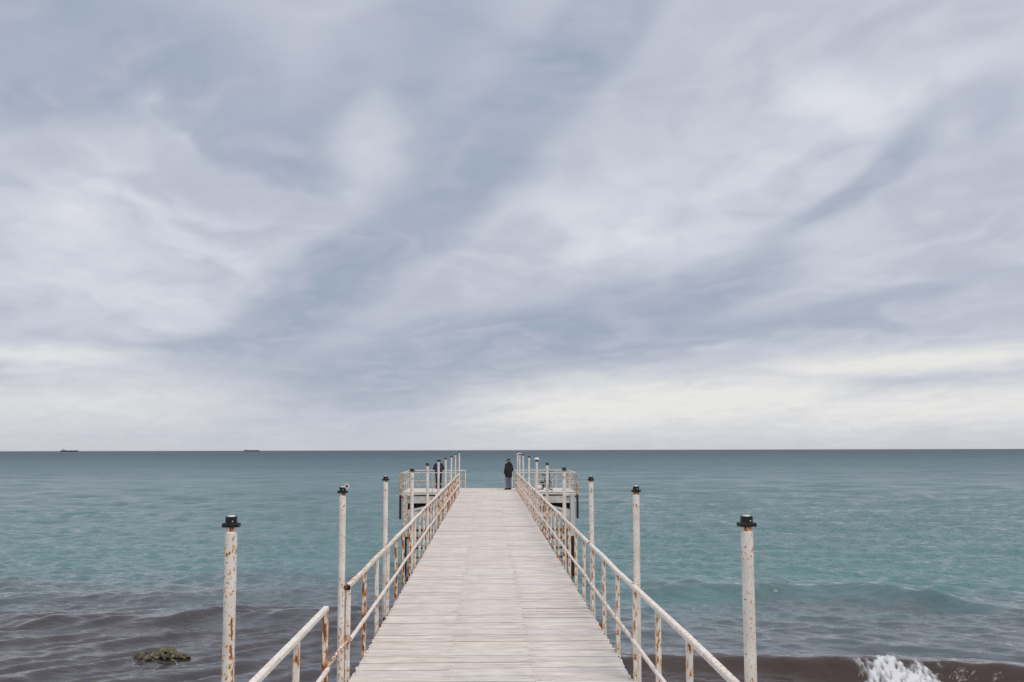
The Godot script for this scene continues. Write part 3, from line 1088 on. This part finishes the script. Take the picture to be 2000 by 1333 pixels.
func make_people() -> void:
	# --- standing on the pier head, hands in jacket pockets, looking out over the water
	var coat := Color(0.012, 0.011, 0.014)
	var jeans := Color(0.13, 0.145, 0.185)
	var shoe := Color(0.010, 0.010, 0.011)
	var skin := Color(0.42, 0.26, 0.19)
	var side := mirror([
		[Vector3(0.10, 0.055, -0.05), Vector3(0.125, 0.04, 0.15), 0.052, 0.042, shoe],
		[Vector3(0.10, 0.10, -0.02), Vector3(0.10, 0.48, 0.01), 0.066, 0.080, jeans],
		[Vector3(0.10, 0.48, 0.01), Vector3(0.095, 0.86, -0.01), 0.080, 0.108, jeans],
		[Vector3(0.075, 0.80, -0.01), Vector3(0.085, 1.10, -0.015), 0.150, 0.145, coat],
		[Vector3(0.085, 1.10, -0.015), Vector3(0.085, 1.34, -0.02), 0.145, 0.120, coat],
		[Vector3(0.16, 1.37, -0.02), Vector3(0.245, 1.10, -0.05), 0.082, 0.072, coat],
		[Vector3(0.245, 1.10, -0.05), Vector3(0.185, 0.93, 0.11), 0.070, 0.058, coat],
		[Vector3(0.088, 1.565, 0.01), Vector3(0.092, 1.595, 0.0), 0.014, 0.016, skin],
		[Vector3(0.032, 1.590, 0.098), Vector3(0.034, 1.590, 0.099), 0.011, 0.011, Color(0.05, 0.04, 0.04)]])
	var middle := [
		[Vector3(0, 1.40, -0.02), Vector3(0, 1.50, 0.0), 0.075, 0.060, coat],
		[Vector3(-0.05, 1.455, -0.085), Vector3(0.05, 1.455, -0.085), 0.070, 0.070, coat],
		[Vector3(0, 1.60, 0.0), Vector3(0, 1.61, 0.01), 0.096, 0.094, skin],
		[Vector3(0, 1.545, 0.05), Vector3(0, 1.56, 0.055), 0.055, 0.060, skin],
		[Vector3(0, 1.585, 0.105), Vector3(0, 1.562, 0.122), 0.011, 0.016, skin],
		[Vector3(-0.018, 1.528, 0.104), Vector3(0.018, 1.528, 0.104), 0.010, 0.010, Color(0.30, 0.13, 0.11)]]
	var o := thing("person", "person in black hooded jacket, grey jeans and peaked cap, hands in pockets", "person", at(1.16, 0, 57.2), deg_to_rad(218))
	part("body", body_mesh(side + middle, 0.018, 0.035), tinted(), o)
	var cap := surface_tool()
	dome(cap, Vector3(0, 1.615, -0.003), 0.108, 0.105, 0.112)
	bar(cap, Vector3(0, 1.622, 0.08), Vector3(0, 1.606, 0.185), 0.14, 0.012, 0.3)
	part("cap", done(cap), plain(Color8(52, 40, 46), 0.9), o)
	# --- leaning over the back rail of the side platform, head bowed, seen from behind
	var navy := Color(0.020, 0.027, 0.062)
	var black := Color(0.008, 0.008, 0.010)
	side = mirror([
		[Vector3(0.11, 0.055, -0.04), Vector3(0.12, 0.04, 0.16), 0.052, 0.042, shoe],
		[Vector3(0.11, 0.10, -0.01), Vector3(0.105, 0.47, 0.02), 0.055, 0.068, black],
		[Vector3(0.105, 0.47, 0.02), Vector3(0.095, 0.86, -0.03), 0.070, 0.100, black],
		[Vector3(0.075, 0.88, -0.03), Vector3(0.085, 1.12, 0.0), 0.130, 0.130, navy],
		[Vector3(0.085, 1.12, 0.0), Vector3(0.095, 1.33, 0.06), 0.135, 0.115, navy],
		[Vector3(0.175, 1.36, 0.06), Vector3(0.275, 1.12, 0.13), 0.080, 0.066, navy],
		[Vector3(0.275, 1.12, 0.13), Vector3(0.20, 1.10, 0.37), 0.062, 0.046, navy],
		[Vector3(0.20, 1.10, 0.38), Vector3(0.19, 1.085, 0.46), 0.038, 0.036, skin],
		[Vector3(0.165, 1.09, 0.46), Vector3(0.163, 1.06, 0.545), 0.010, 0.009, skin],
		[Vector3(0.185, 1.095, 0.47), Vector3(0.183, 1.06, 0.560), 0.010, 0.009, skin],
		[Vector3(0.205, 1.09, 0.47), Vector3(0.206, 1.06, 0.555), 0.010, 0.009, skin],
		[Vector3(0.222, 1.085, 0.46), Vector3(0.226, 1.055, 0.535), 0.009, 0.008, skin],
		[Vector3(0.17, 1.085, 0.41), Vector3(0.135, 1.075, 0.46), 0.012, 0.010, skin],
		[Vector3(0.088, 1.52, 0.155), Vector3(0.090, 1.55, 0.145), 0.014, 0.015, skin]])
	middle = [
		[Vector3(0, 1.38, 0.06), Vector3(0, 1.48, 0.11), 0.072, 0.060, navy],
		[Vector3(0, 1.565, 0.14), Vector3(0, 1.57, 0.15), 0.095, 0.093, skin],
		[Vector3(0, 1.50, 0.185), Vector3(0, 1.515, 0.195), 0.052, 0.056, skin],
		[Vector3(0, 1.53, 0.245), Vector3(0, 1.505, 0.258), 0.011, 0.015, skin]]
	o = thing("person", "person in navy jacket, black trousers and cap bent over the platform rail", "person", at(-2.78, 0, 58.75), PI)
	part("body", body_mesh(side + middle, 0.018, 0.03), tinted(), o)
	cap = surface_tool()
	dome(cap, Vector3(0, 1.575, 0.135), 0.110, 0.105, 0.114, 14, 6, -0.35)
	bar(cap, Vector3(0, 1.575, 0.225), Vector3(0, 1.535, 0.315), 0.14, 0.012, 0.3)
	part("cap", done(cap), plain(Color8(22, 22, 26), 0.9), o)


func make_bicycle() -> void:
	var o := thing("bicycle", "black small-wheeled bicycle standing on the side platform", "bicycle", at(3.22, 0.002, 56.6), deg_to_rad(-62))
	var metal := plain(Color8(20, 20, 23), 0.35)
	var steel := plain(Color8(150, 152, 155), 0.35, 0.8)
	for x in [-0.46, 0.46]:
		var wheel := part("wheel", torus_mesh(0.181, 0.030), M.rubber, o, Vector3(x, 0.213, 0))
		part("rim", torus_mesh(0.160, 0.010), steel, wheel)
		var st := surface_tool()
		for k in 10:
			tube(st, Vector3(0, 0, 0.02 * (1 if k % 2 else -1)), Vector3(cos(TAU * k / 10), sin(TAU * k / 10), 0) * 0.156, 0.0025, 0.0025, 5)
		tube(st, Vector3(0, 0, -0.045), Vector3(0, 0, 0.045), 0.02, 0.02, 8)
		part("spokes", done(st), steel, wheel)
		part("mudguard", mudguard(), metal, o, Vector3(x, 0.213, 0))
	var st := surface_tool()
	tube(st, Vector3(0.36, 0.56, 0), Vector3(-0.06, 0.30, 0), 0.034, 0.034, 10)
	tube(st, Vector3(-0.06, 0.30, 0), Vector3(-0.18, 0.62, 0), 0.026, 0.024, 10)
	for z in [-0.055, 0.055]:
		tube(st, Vector3(-0.06, 0.28, z * 0.5), Vector3(-0.46, 0.213, z), 0.010, 0.009, 8)
		tube(st, Vector3(-0.14, 0.52, z * 0.4), Vector3(-0.46, 0.213, z), 0.008, 0.008, 8)
	part("frame", done(st), metal, o)
	st = surface_tool()
	tube(st, Vector3(0.345, 0.50, 0), Vector3(0.375, 0.64, 0), 0.022, 0.022, 10)
	for z in [-0.05, 0.05]:
		tube(st, Vector3(0.385, 0.47, z * 0.7), Vector3(0.46, 0.213, z), 0.011, 0.009, 8)
	bar(st, Vector3(0.37, 0.47, -0.05), Vector3(0.37, 0.47, 0.05), 0.04, 0.03)
	part("fork", done(st), metal, o)
	st = surface_tool()
	tube(st, Vector3(0.365, 0.62, 0), Vector3(0.30, 1.02, 0), 0.022, 0.020, 10)
	tube(st, Vector3(0.30, 1.02, -0.27), Vector3(0.30, 1.02, 0.27), 0.016, 0.016, 8)
	var bars := part("handlebar", done(st), metal, o)
	for z in [-0.22, 0.22]:
		part("grip", tube_mesh(Vector3(0.30, 1.02, z - 0.055), Vector3(0.30, 1.02, z + 0.055), 0.017, 0.017, 8), M.rubber, bars)
	st = surface_tool()
	tube(st, Vector3(-0.17, 0.60, 0), Vector3(-0.23, 0.79, 0), 0.014, 0.014, 8)
	part("seat_post", done(st), steel, o)
	part("saddle", body_mesh([[Vector3(-0.33, 0.815, -0.05), Vector3(-0.10, 0.82, 0), 0.035, 0.020, Color.BLACK], [Vector3(-0.33, 0.815, 0.05), Vector3(-0.10, 0.82, 0), 0.035, 0.020, Color.BLACK]], 0.014, 0.03), M.rubber, o)
	st = surface_tool()
	tube(st, Vector3(-0.06, 0.29, 0.045), Vector3(-0.06, 0.29, 0.052), 0.075, 0.075, 18)
	tube(st, Vector3(-0.06, 0.29, 0.06), Vector3(0.07, 0.21, 0.07), 0.010, 0.008, 6)
	tube(st, Vector3(-0.06, 0.29, -0.06), Vector3(-0.19, 0.37, -0.07), 0.010, 0.008, 6)
	bar(st, Vector3(0.07, 0.21, 0.07), Vector3(0.07, 0.21, 0.15), 0.07, 0.02)
	bar(st, Vector3(-0.19, 0.37, -0.07), Vector3(-0.19, 0.37, -0.15), 0.07, 0.02)
	part("crank", done(st), steel, o)
	part("kickstand", tube_mesh(Vector3(-0.13, 0.27, 0.03), Vector3(-0.20, 0.008, 0.20), 0.009, 0.008, 6), metal, o)
	part("carrier", bar_mesh(Vector3(-0.62, 0.47, 0), Vector3(-0.24, 0.47, 0), 0.12, 0.02), metal, o)


func mudguard() -> ArrayMesh:
	var st := surface_tool()
	for k in 8:
		var a0 := deg_to_rad(25.0 + 16.0 * k)
		var a1 := deg_to_rad(41.0 + 16.0 * k)
		bar(st, Vector3(cos(a0), sin(a0), 0) * 0.226, Vector3(cos(a1), sin(a1), 0) * 0.226, 0.05, 0.004, 0.2)
	return done(st)


func make_bag() -> void:
	var o := thing("bag", "small white bag on the platform boards beside the bicycle", "bag", at(2.86, 0.0, 56.9), 0.4)
	var c := Color(0.70, 0.70, 0.72)
	part("sack", body_mesh([[Vector3(-0.10, 0.105, 0), Vector3(0.10, 0.100, 0), 0.10, 0.095, c], [Vector3(-0.05, 0.16, 0.0), Vector3(0.07, 0.20, 0.0), 0.09, 0.06, c], [Vector3(0.05, 0.22, 0), Vector3(0.10, 0.30, 0.02), 0.04, 0.02, c]], 0.016, 0.05), tinted(0.6), o)
	part("tie", torus_mesh(0.035, 0.008, 14, 5), M.black, o, Vector3(0.07, 0.25, 0.01))


# =====================================================================  gulls
func gull_bones(spread: bool) -> Array:   # facing +X, feet at the origin
	var white := Color(0.80, 0.80, 0.80)
	var back := Color(0.34, 0.36, 0.39)
	var tip := Color(0.02, 0.02, 0.02)
	var bones := [
		[Vector3(-0.13, 0.14, 0), Vector3(0.08, 0.17, 0), 0.045, 0.068, white],
		[Vector3(0.08, 0.18, 0), Vector3(0.14, 0.25, 0), 0.05, 0.034, white],
		[Vector3(0.145, 0.27, 0), Vector3(0.165, 0.272, 0), 0.036, 0.030, white],
		[Vector3(-0.13, 0.14, 0), Vector3(-0.25, 0.125, 0), 0.035, 0.014, white]]
	for s in [-1.0, 1.0]:
		if spread:
			for k in 4:
				var x := 0.07 - 0.045 * k
				bones.append([Vector3(x, 0.20, s * 0.05), Vector3(x + 0.03, 0.30, s * 0.26), 0.020, 0.016, white])
				bones.append([Vector3(x + 0.03, 0.30, s * 0.26), Vector3(x - 0.05, 0.27, s * 0.46), 0.016, 0.013, white])
			bones.append([Vector3(-0.02, 0.275, s * 0.46), Vector3(-0.10, 0.255, s * 0.58), 0.015, 0.010, tip])
		else:
			bones.append([Vector3(0.06, 0.185, s * 0.045), Vector3(-0.16, 0.155, s * 0.040), 0.040, 0.024, back])
			bones.append([Vector3(-0.16, 0.155, s * 0.038), Vector3(-0.30, 0.135, s * 0.022), 0.018, 0.010, tip])
	return bones


func gull(label: String, where: Vector3, turn: float, spread: bool, legs := true) -> void:
	var o := thing("gull", label, "gull", where, turn)
	part("body", body_mesh(gull_bones(spread), 0.014, 0.025), tinted(0.7), o)
	var st := surface_tool()
	tube(st, Vector3(0.185, 0.270, 0), Vector3(0.235, 0.258, 0), 0.011, 0.004, 7)
	part("beak", done(st), plain(Color8(214, 160, 50), 0.5), o)
	if legs:
		for z in [-0.025, 0.025]:
			st = surface_tool()
			tube(st, Vector3(0.0, 0.11, z), Vector3(0.0, 0.004, z), 0.006, 0.005, 6)
			bar(st, Vector3(-0.012, 0.005, z), Vector3(0.028, 0.005, z), 0.022, 0.008)
			part("leg", done(st), plain(Color8(205, 165, 120), 0.6), o)


func make_gulls() -> void:
	gull("white gull floating on the open water far beyond the pier", Vector3(72.0, 0.02, -382.0), deg_to_rad(170), false, false)


# =====================================================================  rocks, foam, ships
func rock(called: String, label: String, where: Vector3, humps: Array, seed_: int) -> void:
	var g := RandomNumberGenerator.new()
	g.seed = seed_
	var weed := Color(0.050, 0.042, 0.014)
	var moss := Color(0.150, 0.122, 0.030)
	var olive := Color(0.095, 0.082, 0.022)
	var stone := Color(0.030, 0.022, 0.019)
	var knobs := []
	for h in humps:   # centre, half-length, half-depth, height, number of knobs, share of weed
		knobs.append([Vector3(h[0] - h[2] * 0.5, h[4] * 0.1 - 0.12, h[1]), Vector3(h[0] + h[2] * 0.5, h[4] * 0.1 - 0.12, h[1]), h[3] * 0.62, h[3] * 0.55, stone])
		for k in h[5]:
			var a := g.randf() * TAU
			var q := sqrt(g.randf())
			var x: float = h[0] + cos(a) * q * h[2]
			var z: float = h[1] + sin(a) * q * h[3]
			var top: float = h[4] * (1.0 - q * q)
			var rr := g.randf_range(0.022, 0.052)
			var pick := g.randf()
			var c := stone
			if pick < h[6]:
				c = [weed, moss, olive, moss][g.randi_range(0, 3)]
			if sin(a) * q > 0.45 and g.randf() < 0.75:   # the washed side stays bare
				c = stone
			var p := Vector3(x, top - rr * 0.7, z)
			knobs.append([p, p + Vector3(g.randf_range(-0.07, 0.07), g.randf_range(-0.03, 0.02), g.randf_range(-0.05, 0.05)), rr, rr * g.randf_range(0.5, 0.9), c])
	var o := thing(called, label, "rock", where)
	part("boulder", body_mesh(knobs, 0.020, 0.03), tinted(0.5), o)


func make_rocks() -> void:
	rock("rock", "low twin-humped rock grown with olive weed, awash beside the pier", Vector3(-10.45, 0.0, -33.5), [[-0.38, 0.16, 0.46, 0.38, 0.20, 240, 0.55], [0.26, -0.14, 0.42, 0.34, 0.27, 240, 0.85], [0.80, -0.06, 0.22, 0.14, 0.10, 60, 0.8]], 5)
	rock("rock", "small weedy rock tip barely breaking the brown water", Vector3(-11.05, -0.06, -29.95), [[0.0, 0.0, 0.14, 0.11, 0.10, 16, 0.7]], 15)


func blob(st: SurfaceTool, p: Vector3, r: float, g: RandomNumberGenerator) -> void:
	var v := []
	for k in 6:
		var a: Vector3 = [Vector3.RIGHT, Vector3.LEFT, Vector3.UP, Vector3.DOWN, Vector3.FORWARD, Vector3.BACK][k]
		v.append(p + (a + Vector3(g.randf_range(-0.4, 0.4), g.randf_range(-0.4, 0.4), g.randf_range(-0.4, 0.4))) * r)
	for f in [[0, 2, 5], [5, 2, 1], [1, 2, 4], [4, 2, 0], [5, 3, 0], [1, 3, 5], [4, 3, 1], [0, 3, 4]]:
		tri(st, v[f[0]], v[f[2]], v[f[1]])


# A film of foam lying on the water, as dense as «density» says; nothing where it is zero.
func foam_film(called: String, label: String, x0: float, x1: float, n: int, m: int, depth_at: Callable, density: Callable, thick: float) -> void:
	var st := SurfaceTool.new()
	st.begin(Mesh.PRIMITIVE_TRIANGLES)
	var dense := PackedFloat32Array()
	for b in m + 1:
		for a in n + 1:
			var x := lerpf(x0, x1, float(a) / n)
			var d: float = depth_at.call(x, float(b) / m)
			var f: float = clampf(density.call(x, d), 0.0, 1.0)
			dense.append(f)
			st.set_color(Color(0.74, 0.75, 0.76, f))
			st.add_vertex(Vector3(x, sea_y(x, d, 0.105) + 0.012 + thick * f, -d))
	for b in m:
		for a in n:
			var k := b * (n + 1) + a
			if maxf(maxf(dense[k], dense[k + 1]), maxf(dense[k + n + 1], dense[k + n + 2])) > 0.01:
				for q in [k, k + 1, k + n + 2, k, k + n + 2, k + n + 1]:
					st.add_index(q)
	st.generate_normals()
	var o := part(called, st.commit(), M.foam, self)
	o.set_meta("kind", "stuff")
	tag(o, label, "foam")


func make_foam() -> void:
	var g := RandomNumberGenerator.new()
	g.seed = 23
	var lace := noise(1.0, 44, 5)
	lace.fractal_type = FastNoiseLite.FRACTAL_RIDGED
	var lump := noise(1.0, 45, 5)
	# the broken part of the wave: dense below the lip, torn into lace at its edges
	var broken := func(x: float, d: float) -> float:
		var s := breaker_line(x) - d
		var body := smoothstep(9.9, 11.2, x + 0.15 * s + 0.5 * lump.get_noise_2d(x * 1.5, d * 1.5)) * (1.0 - smoothstep(11.7, 12.8, x + 0.1 * s + 0.6 * lump.get_noise_2d(x * 1.5 + 40.0, d * 1.5)))
		body *= smoothstep(-0.25, 0.45, s + 0.5 * lump.get_noise_2d(x * 2.0, 7.0))
		var torn := 0.75 * lace.get_noise_2d(x * 1.6, d * 0.9) + 0.55 * lump.get_noise_2d(x * 6.0, d * 4.0)
		var holes := lace.get_noise_2d(x * 3.2 + 5.0, d * 2.2) + 0.5 * lump.get_noise_2d(x * 9.0, d * 6.0)
		return 0.96 * smoothstep(0.20, 0.95, body * (0.62 + 0.45 * torn + 0.50 * holes))
	foam_film("breaker_foam", "white foam tumbling down the face of the breaking brown wave", 9.0, 13.6, 250, 180, func(x: float, t: float) -> float: return breaker_line(x) + 0.5 - 4.0 * t, broken, 0.09)
	var streaks := func(x: float, d: float) -> float:
		var s := d - breaker_line(x)
		var line := lace.get_noise_2d(x * 0.35 + 9.0, d * 1.3)
		return 0.55 * smoothstep(0.62, 0.95, line + 0.25 * lump.get_noise_2d(x * 2.0, d * 5.0)) * smoothstep(0.0, 0.3, s) * (1.0 - smoothstep(1.2, 2.6, s)) * smoothstep(6.0, 10.0, x)
	foam_film("foam_streak", "thin white foam streaks trailing behind the breaking wave", 6.0, 17.5, 300, 60, func(x: float, t: float) -> float: return breaker_line(x) + 2.8 * t, streaks, 0.0)
	var wash := func(x: float, d: float) -> float:
		var near := 1.0 - smoothstep(0.5, 1.25, Vector2((x + 10.1) / 1.0, (d - 32.6) / 1.1).length())
		return 0.9 * near * smoothstep(0.70, 0.95, lace.get_noise_2d(x * 1.1, d * 1.5 + 30.0) + 0.3 * lump.get_noise_2d(x * 5.0, d * 5.0))
	foam_film("froth", "lacy scraps of white froth washing around the weedy rock", -11.6, -8.6, 140, 110, func(_x: float, t: float) -> float: return 33.9 - 2.8 * t, wash, 0.0)
	var st := surface_tool()
	for k in 420:   # drops thrown off the lip
		var x := g.randf_range(10.2, 12.8)
		var d := breaker_line(x) - g.randf_range(-0.2, 1.2)
		blob(st, Vector3(x, sea_y(x, d, 0.11) + 0.06 + absf(g.randfn(0.0, 0.06)), -d), g.randf_range(0.003, 0.008), g)
	var o := part("spray", done(st), M.drops, self)
	o.set_meta("kind", "stuff")
	tag(o, "fine white spray thrown up above the breaking wave", "spray")


func ship(label: String, where: Vector3, length: float, hull_h: float, tower_h: float, red_bow: bool) -> void:
	var o := thing("cargo_ship", label, "ship", where, 0.0, "cargo ships on the horizon")
	var hl := length / 2
	var bw := length * 0.075
	var st := surface_tool()
	var sec := [[-hl, 0.85, 0.2], [-hl * 0.93, 1.0, 0.0], [hl * 0.8, 1.0, 0.0], [hl * 0.93, 0.6, 0.1], [hl, 0.08, 0.25]]
	for i in sec.size() - 1:
		var a: Array = sec[i]
		var b: Array = sec[i + 1]
		for s in [-1.0, 1.0]:
			quad(st, Vector3(a[0], -2, s * bw * a[1] * 0.8), Vector3(a[0], hull_h * (1 + a[2]), s * bw * a[1]), Vector3(b[0], hull_h * (1 + b[2]), s * bw * b[1]), Vector3(b[0], -2, s * bw * b[1] * 0.8))
		quad(st, Vector3(a[0], hull_h * (1 + a[2]), -bw * a[1]), Vector3(b[0], hull_h * (1 + b[2]), -bw * b[1]), Vector3(b[0], hull_h * (1 + b[2]), bw * b[1]), Vector3(a[0], hull_h * (1 + a[2]), bw * a[1]))
	quad(st, Vector3(-hl, -2, -bw * 0.7), Vector3(-hl, -2, bw * 0.7), Vector3(-hl, hull_h * 1.2, bw * 0.85), Vector3(-hl, hull_h * 1.2, -bw * 0.85))
	part("hull", done(st), plain(Color8(66, 74, 92) if not red_bow else Color8(60, 66, 86), 0.7), o)
	if red_bow:
		part("bow_band", bar_mesh(Vector3(hl * 0.72, hull_h * 0.45, bw * 0.98), Vector3(hl * 0.92, hull_h * 0.5, bw * 0.68), 1.2, hull_h * 0.7), plain(Color8(105, 62, 62), 0.7), o)
	st = surface_tool()
	bar(st, Vector3(-hl * 0.78, hull_h + tower_h * 0.35, 0), Vector3(-hl * 0.52, hull_h + tower_h * 0.35, 0), bw * 1.5, tower_h * 0.7, 0.03)
	bar(st, Vector3(-hl * 0.72, hull_h + tower_h * 0.82, 0), Vector3(-hl * 0.58, hull_h + tower_h * 0.82, 0), bw * 1.7, tower_h * 0.3, 0.03)
	part("superstructure", done(st), plain(Color8(190, 192, 196), 0.6), o)
	part("funnel", bar_mesh(Vector3(-hl * 0.80, hull_h, 0), Vector3(-hl * 0.80, hull_h + tower_h * 0.95, 0), bw * 0.5, length * 0.035), plain(Color8(110, 112, 120), 0.6), o)
	for k in 3:
		var x := lerpf(-hl * 0.3, hl * 0.7, k / 2.0)
		part("mast", tube_mesh(Vector3(x, hull_h, 0), Vector3(x, hull_h + tower_h * 0.45, 0), length * 0.006, length * 0.004, 8), plain(Color8(90, 92, 100), 0.6), o)
		part("hatch", bar_mesh(Vector3(x - hl * 0.16, hull_h + 0.8, 0), Vector3(x + hl * 0.10, hull_h + 0.8, 0), bw * 1.2, 1.8, 0.05), plain(Color8(72, 62, 66), 0.7), o)


func make_ships() -> void:
	ship("far cargo ship with a reddish bow and a white tower at its stern", Vector3(-3619, 0, -9000), 152.0, 10.0, 12.0, true)
	ship("far cargo ship, long and all dark, low on the horizon", Vector3(-2051, 0, -9000), 134.0, 9.0, 6.0, false)
